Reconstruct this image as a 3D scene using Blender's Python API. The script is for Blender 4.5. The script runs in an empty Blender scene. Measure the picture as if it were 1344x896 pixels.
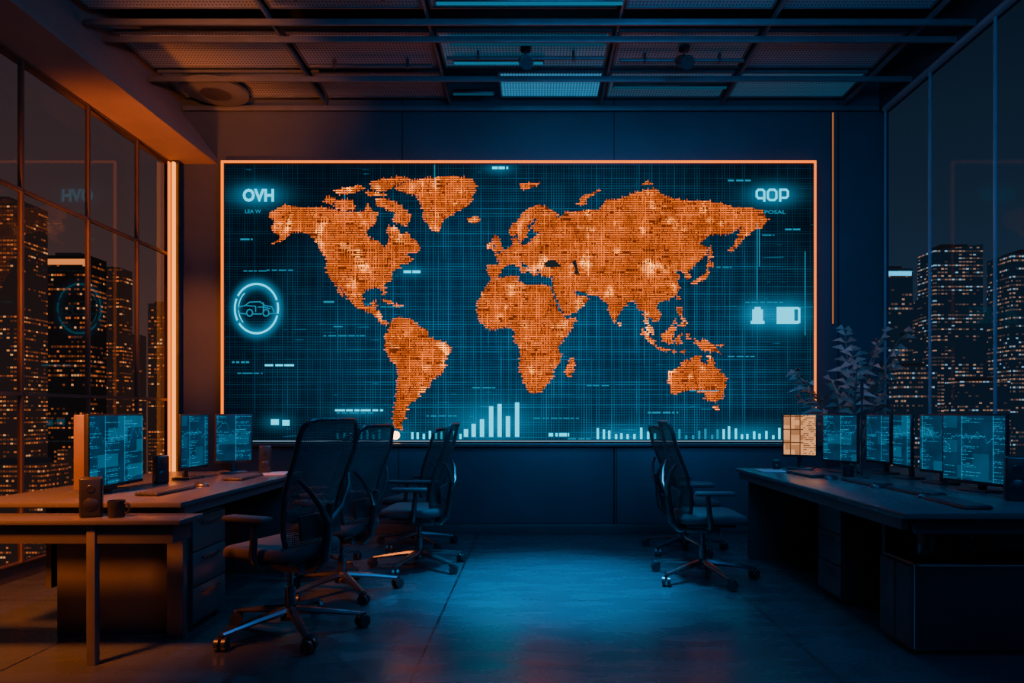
import bpy, bmesh, math, random
from mathutils import Vector, Matrix, Euler
from mathutils.geometry import tessellate_polygon
random.seed(7)
COL = bpy.context.scene.collection
PI = math.pi
H = 1.24; F = 896.0; VX = 700.0; VY = 543.0
def at(x, y, d): return Vector(((x-VX)*d/F, d, H+(VY-y)*d/F))

# ------------------------------------------------------------ mesh builder
class MB:
    def __init__(s): s.bm = bmesh.new()
    def merge(s, t, M=None):
        if M is not None: bmesh.ops.transform(t, matrix=M, verts=t.verts)
        me = bpy.data.meshes.new('t'); t.to_mesh(me); t.free(); s.bm.from_mesh(me); bpy.data.meshes.remove(me)
    def box(s, c, size, rot=None, bev=0, seg=2):
        t = bmesh.new(); bmesh.ops.create_cube(t, size=1)
        bmesh.ops.scale(t, vec=size, verts=t.verts)
        if bev > 0: bmesh.ops.bevel(t, geom=list(t.edges), offset=bev, segments=seg, profile=0.5, affect='EDGES')
        M = Matrix.Translation(c)
        if rot: M = M @ Euler(rot).to_matrix().to_4x4()
        s.merge(t, M); return s
    def bb(s, x0, x1, y0, y1, z0, z1, bev=0):
        return s.box(((x0+x1)/2, (y0+y1)/2, (z0+z1)/2), (abs(x1-x0), abs(y1-y0), abs(z1-z0)), None, bev)
    def prism(s, prof, y0, y1):
        A = [s.bm.verts.new((x, y0, z)) for x, z in prof]; B = [s.bm.verts.new((x, y1, z)) for x, z in prof]; n = len(prof)
        for i in range(n): s.bm.faces.new((A[i], A[(i+1) % n], B[(i+1) % n], B[i]))
        s.bm.faces.new(A[::-1]); s.bm.faces.new(B); return s
    def tube(s, pts, r, seg=10, closed=False, flat=1.0):
        pts = [Vector(p) for p in pts]; n = len(pts)
        rs = r if isinstance(r, (list, tuple)) else [r]*n
        up = Vector((0, 0, 1)); rings = []; prev = None
        for i, p in enumerate(pts):
            a = pts[(i-1) % n] if (closed or i > 0) else p
            b = pts[(i+1) % n] if (closed or i < n-1) else p
            t = (b-a).normalized()
            if prev is None:
                ref = up if abs(t.z) < .9 else Vector((1, 0, 0))
                u = t.cross(ref).normalized()
            else:
                u = (prev - t*prev.dot(t)).normalized()
            prev = u; v = t.cross(u)
            rings.append([s.bm.verts.new(p+(u*math.cos(2*PI*k/seg)+v*math.sin(2*PI*k/seg)*flat)*rs[i]) for k in range(seg)])
        m = n if closed else n-1
        for i in range(m):
            A = rings[i]; B = rings[(i+1) % n]
            for k in range(seg): s.bm.faces.new((A[k], A[(k+1) % seg], B[(k+1) % seg], B[k]))
        if not closed:
            s.bm.faces.new(rings[0][::-1]); s.bm.faces.new(rings[-1])
        return s
    def cyl(s, p0, p1, r0, r1=None, seg=20): return s.tube([p0, p1], [r0, r0 if r1 is None else r1], seg)
    def lathe(s, prof, c=(0, 0, 0), seg=28):
        c = Vector(c); rings = []
        for r, z in prof:
            rings.append([s.bm.verts.new(c+Vector((r*math.cos(2*PI*k/seg), r*math.sin(2*PI*k/seg), z))) for k in range(seg)])
        for i in range(len(rings)-1):
            for k in range(seg): s.bm.faces.new((rings[i][k], rings[i][(k+1) % seg], rings[i+1][(k+1) % seg], rings[i+1][k]))
        s.bm.faces.new(rings[0][::-1]); s.bm.faces.new(rings[-1]); return s
    def face(s, pts):
        s.bm.faces.new([s.bm.verts.new(p) for p in pts]); return s
    def build(s, name, m, parent=None, loc=None, smooth=True, recalc=True):
        if recalc: bmesh.ops.recalc_face_normals(s.bm, faces=s.bm.faces)
        if smooth:
            for f in s.bm.faces: f.smooth = True
            for e in s.bm.edges:
                if len(e.link_faces) == 2 and e.calc_face_angle(0) > .65: e.smooth = False
        me = bpy.data.meshes.new(name); s.bm.to_mesh(me); s.bm.free()
        me.materials.append(m)
        o = bpy.data.objects.new(name, me); COL.objects.link(o)
        if parent: o.parent = parent
        if loc: o.location = loc
        return o
def tag(o, label, cat, group=None, kind=None):
    o['label'] = label; o['category'] = cat
    if group: o['group'] = group
    if kind: o['kind'] = kind
    return o
def empty(name, loc=(0, 0, 0), rz=0):
    o = bpy.data.objects.new(name, None); COL.objects.link(o); o.location = loc; o.rotation_euler = (0, 0, rz)
    o.empty_display_size = .1; return o
def copy_tree(o, parent=None):
    c = o.copy(); COL.objects.link(c); c.parent = parent
    for ch in list(o.children): copy_tree(ch, c)
    return c
def struct(name, mb, m, label, cat, parent=None):
    o = mb.build(name, m, parent); tag(o, label, cat, kind='structure'); return o

# ------------------------------------------------------------ materials
class NT:
    def __init__(s, name):
        s.mat = bpy.data.materials.new(name); s.mat.use_nodes = True
        s.nt = s.mat.node_tree; s.nt.nodes.clear()
        s.out = s.nt.nodes.new('ShaderNodeOutputMaterial')
    def n(s, t, **k):
        x = s.nt.nodes.new(t)
        for a, b in k.items(): setattr(x, a, b)
        return x
    def l(s, a, b): s.nt.links.new(a, b)
    def put(s, sock, v):
        if isinstance(v, bpy.types.NodeSocket): s.l(v, sock)
        else: sock.default_value = v
    def m(s, op, *a):
        x = s.n('ShaderNodeMath', operation=op)
        for i, v in enumerate(a): s.put(x.inputs[i], v)
        return x.outputs[0]
    def coords(s):
        t = s.n('ShaderNodeTexCoord'); q = s.n('ShaderNodeSeparateXYZ'); s.l(t.outputs['Object'], q.inputs[0])
        s.obj = t.outputs['Object']
        return q.outputs[0], q.outputs[1], q.outputs[2]
    def vec(s, x, y, z):
        c = s.n('ShaderNodeCombineXYZ')
        for i, v in enumerate((x, y, z)): s.put(c.inputs[i], v)
        return c.outputs[0]
    def wn(s, x, y=0.0, z=0.0):
        w = s.n('ShaderNodeTexWhiteNoise', noise_dimensions='3D'); s.l(s.vec(x, y, z), w.inputs['Vector']); return w.outputs['Value']
    def noise(s, v, scale=1.0, detail=2.0):
        w = s.n('ShaderNodeTexNoise'); s.l(v, w.inputs['Vector']); w.inputs['Scale'].default_value = scale; w.inputs['Detail'].default_value = detail
        return w.outputs['Fac']
    def mix(s, f, a, b):
        x = s.n('ShaderNodeMix', data_type='RGBA'); s.put(x.inputs[0], f)
        s.put(x.inputs[6], a if isinstance(a, bpy.types.NodeSocket) else (*a, 1)); s.put(x.inputs[7], b if isinstance(b, bpy.types.NodeSocket) else (*b, 1))
        return x.outputs[2]
    def scale(s, col, f):
        x = s.n('ShaderNodeVectorMath', operation='SCALE')
        if isinstance(col, bpy.types.NodeSocket): s.l(col, x.inputs[0])
        else: x.inputs[0].default_value = col
        s.put(x.inputs['Scale'], f); return x.outputs[0]
    def addv(s, a, b):
        x = s.n('ShaderNodeVectorMath', operation='ADD')
        for i, v in enumerate((a, b)):
            if isinstance(v, bpy.types.NodeSocket): s.l(v, x.inputs[i])
            else: x.inputs[i].default_value = v
        return x.outputs[0]
    def emit(s, col, st=1.0):
        e = s.n('ShaderNodeEmission')
        s.put(e.inputs[0], col if isinstance(col, bpy.types.NodeSocket) else (*col, 1)); s.put(e.inputs[1], st)
        s.l(e.outputs[0], s.out.inputs[0]); return s.mat
def pm(name, col, rough=.5, metal=0., var=.25, nscale=6., spec=.5):
    a = NT(name); b = a.n('ShaderNodeBsdfPrincipled'); a.coords()
    f = a.noise(a.obj, nscale, 4)
    c0 = tuple(c*(1-var) for c in col); c1 = tuple(min(1, c*(1+var)) for c in col)
    a.l(a.mix(f, c0, c1), b.inputs['Base Color'])
    a.l(a.m('ADD', a.m('MULTIPLY', f, .2), rough-.1), b.inputs['Roughness'])
    b.inputs['Metallic'].default_value = metal; b.inputs['Specular IOR Level'].default_value = spec
    a.l(b.outputs[0], a.out.inputs[0]); return a.mat
def em(name, col, st):
    a = NT(name); return a.emit(col, st)

M_black = pm('black plastic', (.016, .018, .021), .32)
M_dark = pm('dark laminate', (.038, .038, .042), .42)
M_desk = pm('desk top laminate', (.058, .058, .062), .26, var=.06, nscale=2)
M_edge = pm('desk edge metal', (.09, .09, .10), .38, .4)
M_rail = pm('glass wall rail', (.30, .34, .38), .35, .4)
M_metal = pm('dark metal', (.10, .10, .11), .3, .8)
M_chrome = pm('dark polished metal', (.15, .16, .18), .24, .9)
M_fabric = pm('seat fabric', (.028, .031, .038), .85, nscale=60)
M_ceil = pm('ceiling slab', (.02, .022, .026), .8)
M_beam = pm('ceiling beam', (.10, .115, .13), .4, .3)
M_frame = pm('window frame metal', (.13, .09, .07), .4, .5)
M_soffit = pm('soffit plaster', (.20, .15, .13), .7, nscale=4)
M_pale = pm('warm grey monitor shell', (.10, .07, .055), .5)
M_cyan = em('cyan display light', (0., .60, .86), 2.3)
M_cyan_dim = em('dim cyan display light', (0., .34, .55), .85)
M_orange_led = em('orange led', (1., .165, .002), 2.1)
M_hot_led = em('warm white led', (1., .24, .015), 3.2)
M_white_led = em('pale blue led', (.40, .7, 1.), .5)
M_hotspot = em('hot point', (1., .5, .2), 9.)

def wall_mat():
    a = NT('dark wall panels'); x, y, z = a.coords(); b = a.n('ShaderNodeBsdfPrincipled')
    f = a.noise(a.obj, 2.5, 6)
    seam = 0.0
    for sx in (at(528, 0, 7.3).x, at(806, 0, 7.3).x, at(1093, 0, 7.3).x+.06):
        seam = a.m('MAXIMUM', seam, a.m('LESS_THAN', a.m('ABSOLUTE', a.m('SUBTRACT', x, sx)), .007))
    c = a.mix(f, (.026, .035, .048), (.050, .062, .080)); c = a.mix(seam, c, (.004, .004, .005))
    a.l(c, b.inputs['Base Color']); b.inputs['Roughness'].default_value = .5
    bu = a.n('ShaderNodeBump'); bu.inputs['Strength'].default_value = .15; a.l(f, bu.inputs['Height']); a.l(bu.outputs[0], b.inputs['Normal'])
    a.l(b.outputs[0], a.out.inputs[0]); return a.mat
M_wall = wall_mat()
def floor_mat():
    a = NT('polished concrete tiles'); x, y, z = a.coords(); b = a.n('ShaderNodeBsdfPrincipled')
    f = a.noise(a.obj, 1.5, 8)
    f2 = a.noise(a.vec(a.m('MULTIPLY', x, 2.2), a.m('MULTIPLY', y, 7.), 0.), 1., 7)
    fx = a.m('ABSOLUTE', a.m('SUBTRACT', a.m('FRACT', a.m('ADD', a.m('DIVIDE', a.m('ADD', x, .57), 2.0), .5)), .5))
    fy = a.m('ABSOLUTE', a.m('SUBTRACT', a.m('FRACT', a.m('ADD', a.m('DIVIDE', a.m('SUBTRACT', y, 4.55), 2.0), .5)), .5))
    seam = a.m('MAXIMUM', a.m('LESS_THAN', fx, .0028), a.m('LESS_THAN', fy, .0018))
    ff = a.m('MULTIPLY', a.m('ADD', f, f2), .5)
    c = a.mix(ff, (.018, .023, .028), (.042, .052, .062)); c = a.mix(seam, c, (.001, .001, .002))
    a.l(c, b.inputs['Base Color'])
    a.l(a.m('ADD', a.m('MULTIPLY', f2, .26), .14), b.inputs['Roughness'])
    b.inputs['Specular IOR Level'].default_value = 1.0
    bu = a.n('ShaderNodeBump'); bu.inputs['Strength'].default_value = .16; bu.inputs['Distance'].default_value = .02
    a.l(a.m('SUBTRACT', f2, a.m('MULTIPLY', seam, 2.)), bu.inputs['Height']); a.l(bu.outputs[0], b.inputs['Normal'])
    a.l(b.outputs[0], a.out.inputs[0]); return a.mat
M_floor = floor_mat()
def glass_mat(name, tint, k):
    a = NT(name); fr = a.n('ShaderNodeFresnel'); fr.inputs[0].default_value = 1.45
    t = a.n('ShaderNodeBsdfTransparent'); t.inputs[0].default_value = (*tint, 1)
    g = a.n('ShaderNodeBsdfGlossy'); g.inputs['Roughness'].default_value = .03
    mx = a.n('ShaderNodeMixShader'); a.l(a.m('MINIMUM', a.m('MULTIPLY', fr.outputs[0], k), 1.), mx.inputs[0])
    a.l(t.outputs[0], mx.inputs[1]); a.l(g.outputs[0], mx.inputs[2]); a.l(mx.outputs[0], a.out.inputs[0]); return a.mat
M_glass = glass_mat('window glass', (.85, .83, .83), .55)
M_glass2 = glass_mat('dark anti-glare glass', (.72, .82, .95), .008)
def mesh_fabric():
    a = NT('chair mesh fabric'); x, y, z = a.coords(); b = a.n('ShaderNodeBsdfPrincipled')
    b.inputs['Base Color'].default_value = (.04, .042, .048, 1); b.inputs['Roughness'].default_value = .6
    w = a.m('LESS_THAN', a.m('FRACT', a.m('MULTIPLY', z, 90.)), .35)
    w2 = a.m('LESS_THAN', a.m('FRACT', a.m('MULTIPLY', x, 90.)), .3)
    hole = a.m('MULTIPLY', a.m('SUBTRACT', 1., a.m('MAXIMUM', w, w2)), .45)
    t = a.n('ShaderNodeBsdfTransparent'); mx = a.n('ShaderNodeMixShader')
    a.l(hole, mx.inputs[0]); a.l(b.outputs[0], mx.inputs[1]); a.l(t.outputs[0], mx.inputs[2]); a.l(mx.outputs[0], a.out.inputs[0]); return a.mat
M_mesh = mesh_fabric()
YD = 7.2
def S(x, y, off=0.): return (((x-VX)*YD/F), off, H+(VY-y)*YD/F-.935)
def screen_mat():
    a = NT('data wall display'); x, y, z = a.coords()
    def lines(c, per, w, seed):
        q = a.m('DIVIDE', c, per); i = a.m('FLOOR', q); fr = a.m('FRACT', q)
        ln = a.m('LESS_THAN', fr, w); r = a.wn(i, seed)
        return a.m('MULTIPLY', ln, a.m('ADD', .35, a.m('MULTIPLY', a.m('MULTIPLY', r, r), .65)))
    v = lines(x, .0265, .34, 3.3); h = lines(z, .0265, .34, 8.1)
    v2 = lines(x, .37, .02, 5.7)
    nl = a.noise(a.obj, .9, 3)
    nv = a.noise(a.vec(a.m('MULTIPLY', x, 22.), 0., a.m('MULTIPLY', z, 1.5)), 1., 3)
    nh = a.noise(a.vec(a.m('MULTIPLY', x, 1.5), 4., a.m('MULTIPLY', z, 22.)), 1., 3)
    nb = a.noise(a.obj, 2.0, 3)
    gv = a.m('MULTIPLY', v, a.m('MULTIPLY', nv, a.m('MULTIPLY', nv, 2.4))); gh = a.m('MULTIPLY', h, a.m('MULTIPLY', nh, a.m('MULTIPLY', nh, 2.2)))
    g = a.m('ADD', a.m('MAXIMUM', gv, gh), a.m('MULTIPLY', v2, .25))
    g = a.m('MULTIPLY', g, a.m('ADD', .2, a.m('MULTIPLY', nb, 1.3)))
    dx = a.m('DIVIDE', a.m('SUBTRACT', x, .2), 3.4); dz = a.m('DIVIDE', a.m('SUBTRACT', z, 1.0), 2.3)
    rad = a.m('MAXIMUM', a.m('SUBTRACT', 1.15, a.m('ADD', a.m('MULTIPLY', dx, dx), a.m('MULTIPLY', dz, dz))), .2)
    streak = a.noise(a.vec(a.m('MULTIPLY', x, 2.6), 9., a.m('MULTIPLY', z, 38.)), 1., 1)
    clump = a.noise(a.vec(x, 2., a.m('MULTIPLY', z, 1.5)), 1.3, 1)
    st = a.m('MULTIPLY', a.m('GREATER_THAN', streak, .71), a.m('GREATER_THAN', clump, .55))
    base = a.scale((.0010, .011, .034), a.m('MULTIPLY', rad, a.m('ADD', .4, nl)))
    grid = a.scale((.002, .16, .30), a.m('MULTIPLY', g, rad))
    stc = a.scale((.002, .15, .26), a.m('MULTIPLY', st, .5))
    gl = 0.0  # soft halos painted around the graphics in place of bloom
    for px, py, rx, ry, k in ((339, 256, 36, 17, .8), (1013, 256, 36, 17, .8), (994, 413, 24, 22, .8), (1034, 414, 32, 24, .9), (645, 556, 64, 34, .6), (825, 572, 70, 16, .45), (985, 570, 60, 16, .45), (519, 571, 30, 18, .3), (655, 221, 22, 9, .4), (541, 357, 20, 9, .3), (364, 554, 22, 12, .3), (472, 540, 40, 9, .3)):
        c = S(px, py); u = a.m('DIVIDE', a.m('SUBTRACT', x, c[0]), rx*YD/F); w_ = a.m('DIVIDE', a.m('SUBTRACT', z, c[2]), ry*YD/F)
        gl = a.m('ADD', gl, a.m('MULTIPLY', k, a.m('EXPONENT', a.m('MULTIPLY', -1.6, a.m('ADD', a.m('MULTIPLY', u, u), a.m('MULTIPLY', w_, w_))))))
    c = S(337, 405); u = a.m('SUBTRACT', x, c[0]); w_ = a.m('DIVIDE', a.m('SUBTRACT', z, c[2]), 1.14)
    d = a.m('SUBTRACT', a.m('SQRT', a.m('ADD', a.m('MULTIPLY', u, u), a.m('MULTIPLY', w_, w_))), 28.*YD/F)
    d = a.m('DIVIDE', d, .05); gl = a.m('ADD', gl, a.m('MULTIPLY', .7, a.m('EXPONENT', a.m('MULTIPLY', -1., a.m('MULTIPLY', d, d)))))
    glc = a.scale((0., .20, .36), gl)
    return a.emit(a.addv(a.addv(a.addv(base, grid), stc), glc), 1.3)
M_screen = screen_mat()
def land_mat():
    a = NT('orange map land'); x, y, z = a.coords()
    at_ = a.n('ShaderNodeAttribute'); at_.attribute_name = 'level'; lv = at_.outputs['Fac']
    big = a.noise(a.obj, 3.2, 4)
    b = a.m('MULTIPLY', lv, a.m('MAXIMUM', a.m('SUBTRACT', a.m('MULTIPLY', big, 2.1), .0), .15))
    hot = a.noise(a.obj, 4.6, 2); hot = a.m('MAXIMUM', a.m('MULTIPLY', a.m('SUBTRACT', hot, .57), 9.), 0.)
    hot = a.m('MULTIPLY', hot, a.m('MINIMUM', a.m('MULTIPLY', lv, 1.6), 1.))
    c = a.mix(a.m('MINIMUM', hot, 1.), (1., .150, .010), (1., .27, .035))
    return a.emit(a.scale(c, a.m('MULTIPLY', b, a.m('ADD', 1., a.m('MULTIPLY', hot, 2.6)))), 1.95)
M_land = land_mat()
M_sea = em('inland sea', (.012, .02, .026), 1.)
def ui_mat(name, seed, bg, fg, st=1.0, solid=.3, tk=.55, bt=.78):
    a = NT(name); x, y, z = a.coords()
    q = a.m('MULTIPLY', z, 96.); row = a.m('FLOOR', q); fr = a.m('FRACT', q); col = a.m('FLOOR', a.m('MULTIPLY', x, 210.))
    pane = a.m('ADD', a.m('MULTIPLY', x, 4.6), seed*.37+10.); pf = a.m('FRACT', pane); pi_ = a.m('FLOOR', pane)
    r = a.wn(row, pi_, seed); r2 = a.wn(col, row, seed+2); rs = a.wn(row, pi_, seed+9)
    txt = a.m('MULTIPLY', a.m('LESS_THAN', fr, .4), a.m('MULTIPLY', a.m('GREATER_THAN', r2, .35), a.m('MULTIPLY', a.m('GREATER_THAN', rs, .4), a.m('LESS_THAN', pf, a.m('MULTIPLY', r, .8)))))
    blk = a.wn(a.m('FLOOR', a.m('MULTIPLY', x, 9.)), a.m('FLOOR', a.m('MULTIPLY', z, 13.)), seed+5)
    blk = a.m('MULTIPLY', a.m('GREATER_THAN', blk, bt), solid)
    ln = a.m('MULTIPLY', a.m('LESS_THAN', pf, .03), .35)
    w = a.noise(a.vec(a.m('MULTIPLY', x, 14.), seed, 0.), 1., 4)
    ch = a.m('LESS_THAN', a.m('ABSOLUTE', a.m('SUBTRACT', z, a.m('ADD', .12, a.m('MULTIPLY', w, .42)))), .0022)
    nn = a.noise(a.obj, 7, 2)
    f = a.m('MINIMUM', a.m('ADD', a.m('ADD', a.m('MULTIPLY', txt, tk), a.m('MULTIPLY', ch, .5)), a.m('ADD', blk, ln)), 1.)
    return a.emit(a.addv(a.scale(bg, a.m('ADD', .2, a.m('MULTIPLY', nn, 1.3))), a.scale(fg, f)), st)
UI = [ui_mat('screen interface %d' % i, 3.1*i+1, (.002, .036, .088), (.01, .34, .56), 1.15, .08+.05*(i % 3)) for i in range(5)]
def warm_ui():
    a = NT('warm chart screen'); x, y, z = a.coords()
    def bars(u, n, sd): return a.m('LESS_THAN', a.m('FRACT', a.m('MULTIPLY', u, n)), sd)
    q = a.m('MULTIPLY', z, 60.); tx = a.m('MULTIPLY', a.m('LESS_THAN', a.m('FRACT', q), .45), a.m('GREATER_THAN', a.wn(a.m('FLOOR', a.m('MULTIPLY', x, 70.)), a.m('FLOOR', q)), .45))
    bl = a.m('GREATER_THAN', a.wn(a.m('FLOOR', a.m('MULTIPLY', x, 26.)), a.m('FLOOR', a.m('MULTIPLY', z, 24.)), 3.), .62)
    gr = a.m('MAXIMUM', bars(x, 13., .12), bars(z, 9., .09))
    side = a.m('GREATER_THAN', x, .03)
    f = a.m('ADD', a.m('MULTIPLY', a.m('MAXIMUM', gr, a.m('MULTIPLY', bl, .55)), a.m('SUBTRACT', 1., side)), a.m('MULTIPLY', tx, side))
    n = a.noise(a.obj, 5, 2)
    return a.emit(a.scale(a.mix(a.m('MINIMUM', f, 1.), (1., .42, .17), (.16, .06, .025)), a.m('ADD', .5, a.m('MULTIPLY', n, .9))), 1.)
UI_warm = warm_ui()
def city_mat(name, warm, cool, dens, st, fh=3.4, ww=2.6, seed=0., face=(.006, .007, .01)):
    a = NT(name); x, y, z = a.coords()
    hc = a.m('DIVIDE', a.m('ADD', x, y), ww); vc = a.m('DIVIDE', z, fh)
    ix = a.m('FLOOR', hc); iz = a.m('FLOOR', vc)
    r = a.wn(ix, iz, seed); rc = a.wn(ix, iz, seed+7); rrow = a.wn(3., iz, seed+1)
    clump = a.noise(a.vec(a.m('MULTIPLY', ix, .13), seed, a.m('MULTIPLY', iz, .16)), 1., 2)
    on = a.m('GREATER_THAN', a.m('ADD', a.m('ADD', a.m('MULTIPLY', r, .30), a.m('MULTIPLY', rrow, .42)), a.m('MULTIPLY', clump, .95)), 1.27-dens)
    pw = a.m('MULTIPLY', a.m('LESS_THAN', a.m('FRACT', hc), .78), a.m('LESS_THAN', a.m('FRACT', vc), .40))
    s = a.m('MULTIPLY', a.m('MULTIPLY', on, pw), a.m('ADD', .08, a.m('MULTIPLY', a.m('MULTIPLY', rc, rc), a.m('MULTIPLY', rc, 1.2))))
    c = a.mix(a.m('GREATER_THAN', rc, .88), warm, cool)
    return a.emit(a.addv(face, a.scale(c, a.m('MULTIPLY', s, st))), 1.)

# ------------------------------------------------------------ setting
XL, XR, YB, ZC = -3.85, 3.70, 7.3, 4.46
YF = -1.6
struct('floor', MB().bb(XL-.1, XR+.1, YF, YB+.1, -.1, 0), M_floor, 'dark polished concrete floor with large tile joints', 'floor')
struct('ceiling', MB().bb(XL-.1, XR+.1, YF, YB+.1, 4.95, 5.05), M_ceil, 'dark open ceiling slab above the metal grid', 'ceiling')
struct('wall_back', MB().bb(XL-.1, XR+.1, YB, YB+.1, 0, 4.95), M_wall, 'dark panelled wall behind the big world map display', 'wall')
struct('wall_rear', MB().bb(XL-.1, XR+.1, YF-.1, YF, 0, 4.95), M_wall, 'dark wall behind the viewer', 'wall')
struct('wall_left', MB().bb(XL-.1, XL, YF, YB, 0, .12), M_dark, 'low dark sill wall under the left windows', 'wall')
struct('wall_right', MB().bb(XR, XR+.1, YF, YB, ZC, 4.95).bb(XR, XR+.1, YF, YB, 0, .06), M_dark, 'dark band above and below the right glass wall', 'wall')
struct('trim_1', MB().prism([(XL-.1, 3.91), (-3.38, 3.91), (-3.38, 3.97), (-3.76, ZC+.02), (-3.76, 4.94), (XL-.1, 4.94)], YF, YB-.002), M_soffit, 'sloped plaster bulkhead glowing orange above the left windows', 'bulkhead')
pl = MB(); xs = [at(q, 0, 7.1).x for q in (300, 583, 806, 1085)]
for i in range(3): pl.bb(xs[i]+.004, xs[i+1]-.004, 7.1, 7.298, .1, .9, .006)
struct('trim_2', pl, M_wall, 'projecting dark wall plinth below the world map display', 'plinth')
struct('trim_3', MB().bb(xs[0]-.03, xs[-1]+.03, 7.05, 7.298, .902, .935, .006), M_edge, 'slim ledge along the bottom of the world map display', 'ledge')
struct('baseboard_back', MB().bb(xs[0], xs[-1], 7.085, 7.298, 0.0, .096, .004), M_dark, 'dark baseboard under the wall plinth', 'baseboard')

yl = [-1.5, -.3, .9, 2.0, 3.1, 4.25, 5.13, 5.9, 6.63, 7.24]
tiers = [.12, 1.39, 2.92, 3.91]
for i in range(len(yl)-1):
    y0, y1 = yl[i], yl[i+1]
    w = empty('window_%d' % (i+1), (XL, (y0+y1)/2, .12)); hw = (y1-y0)/2
    tag(w, 'tall left window bay, number %d counted from the back wall, showing the night city' % (len(yl)-1-i), 'window', kind='structure')
    f = MB(); f.bb(-.018, .018, hw-.012, hw+.010, 0, 3.79)
    for t in tiers: f.bb(-.018, .018, -hw, hw-.012, t-.12-.013 if t > .2 else 0, t-.12+.013 if t < 3.9 else t-.12)
    f.build('window_frame', M_frame, w)
    for k in range(3):
        z0, z1 = tiers[k]-.12+.014, tiers[k+1]-.12-.014
        MB().face([(0, -hw, z0), (0, hw, z0), (0, hw, z1), (0, -hw, z1)]).build('pane', M_glass, w, smooth=False)
yr = [-1.5, -.4, .7, 1.8, 2.8, 3.7, 4.6, 5.47, 6.37, 7.18]
for i in range(len(yr)-1):
    y0, y1 = yr[i], yr[i+1]; hw = (y1-y0)/2
    w = empty('window_%d' % (i+20), (XR, (y0+y1)/2, .06))
    tag(w, 'full height dark glass wall panel on the right, number %d counted from the back wall' % (len(yr)-1-i), 'window', kind='structure')
    f = MB(); f.bb(-.010, .010, hw-.008, hw+.008, 0, 4.4); f.bb(-.03, .02, -hw, hw, 4.36, 4.40); f.bb(-.02, .02, -hw, hw, 0, .03)
    f.build('window_frame', M_rail, w)
    MB().face([(0, -hw, .03), (0, hw, .03), (0, hw, 4.36), (0, -hw, 4.36)]).build('pane', M_glass2, w, smooth=False)

# ------------------------------------------------------------ ceiling grid
ys_b = [5.0, 5.66, 5.92, 6.62, 7.25]
for i, yb in enumerate(ys_b):
    struct('trim_%d' % (10+i), MB().bb(-3.72, XR-.03, yb-.012, yb+.012, ZC, ZC+.05, .003), M_beam, 'metal ceiling beam across the room, number %d counted from the back wall' % (5-i), 'beam')
xt = [-3.70, -2.2, -.88, .72, 2.0, 3.3]
for i, xx in enumerate(xt[1:]):
    struct('trim_%d' % (20+i), MB().bb(xx-.010, xx+.010, 4.4, 7.22, ZC+.055, ZC+.10), M_beam, 'thin ceiling rail running toward the map wall, number %d from the left' % (i+1), 'rail')
def panel_mat(name, glow):
    a = NT(name); x, y, z = a.coords()
    hx = a.m('LESS_THAN', a.m('FRACT', a.m('MULTIPLY', x, 34.)), .5); hy = a.m('LESS_THAN', a.m('FRACT', a.m('MULTIPLY', y, 26.)), .5)
    hole = a.m('MULTIPLY', hx, hy); b = a.n('ShaderNodeBsdfPrincipled')
    a.l(a.mix(hole, (.26, .28, .30), (.02, .025, .03)), b.inputs['Base Color']); b.inputs['Roughness'].default_value = .5; b.inputs['Metallic'].default_value = .1
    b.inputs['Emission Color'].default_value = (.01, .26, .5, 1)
    a.l(a.m('MULTIPLY', a.m('SUBTRACT', 1.2, hole), glow), b.inputs['Emission Strength'])  # light from behind is put into the sheet's own emission
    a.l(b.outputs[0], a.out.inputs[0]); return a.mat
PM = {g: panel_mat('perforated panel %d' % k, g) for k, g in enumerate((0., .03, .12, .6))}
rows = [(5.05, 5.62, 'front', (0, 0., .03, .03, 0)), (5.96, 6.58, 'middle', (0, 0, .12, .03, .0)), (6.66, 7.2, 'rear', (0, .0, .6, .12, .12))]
cn = ['leftmost', 'second from left', 'centre', 'second from right', 'rightmost']
for y0, y1, rn, gl in rows:
    for c in range(5):
        x0, x1 = xt[c]+.03, xt[c+1]-.03
        if rn == 'rear' and c == 2: x0 += .5
        p = empty('ceiling_panel', ((x0+x1)/2, (y0+y1)/2, ZC+.12))
        hx, hy = (x1-x0)/2, (y1-y0)/2
        MB().bb(-hx+.02, hx-.02, -hy+.02, hy-.02, 0, .01).build('perforated_sheet', PM[gl[c]], p)
        MB().bb(-hx, hx, -hy, -hy+.02, -.01, .02).bb(-hx, hx, hy-.02, hy, -.01, .02).bb(-hx, -hx+.02, -hy+.02, hy-.02, -.01, .02).bb(hx-.02, hx, -hy+.02, hy-.02, -.01, .02).build('panel_frame', M_beam, p)
        tag(p, '%s perforated ceiling panel in the %s row%s' % (cn[c], rn, ', glowing bright cyan' if gl[c] > .3 else ''), 'ceiling panel', 'perforated ceiling panels')
M_lin = em('linear lamp light', (.01, .32, .6), .5)
M_lin2 = em('dim linear lamp light', (.01, .2, .38), .25)
def lin(x0, x1, y, z, lab, m=M_lin):
    r = empty('linear_ceiling_light', ((x0+x1)/2, y, z)); h = (x1-x0)/2
    MB().bb(-h, h, -.025, .025, .012, .05, .004).build('housing', M_metal, r)
    MB().bb(-h+.01, h-.01, -.014, .014, 0, .012).build('diffuser', m, r)
    tag(r, lab, 'ceiling light', 'cyan linear ceiling lights')
lin(-.78, .72, 5.42, ZC+.03, 'long cyan linear light near the top edge of the ceiling')
lin(-.83, -.40, 7.0, ZC+.05, 'short dim cyan linear light left of the bright ceiling panel', M_lin2)
lin(.8, 1.95, 6.86, ZC+.05, 'cyan linear light right of the bright ceiling panel', M_lin2)
lin(-.75, .1, 6.38, ZC+.05, 'cyan linear light in the middle ceiling row beside a track spotlight', M_lin)
lin(-.75, .65, 6.05, ZC+.05, 'second cyan linear light in the middle ceiling row, nearer the viewer', M_lin2)
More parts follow.
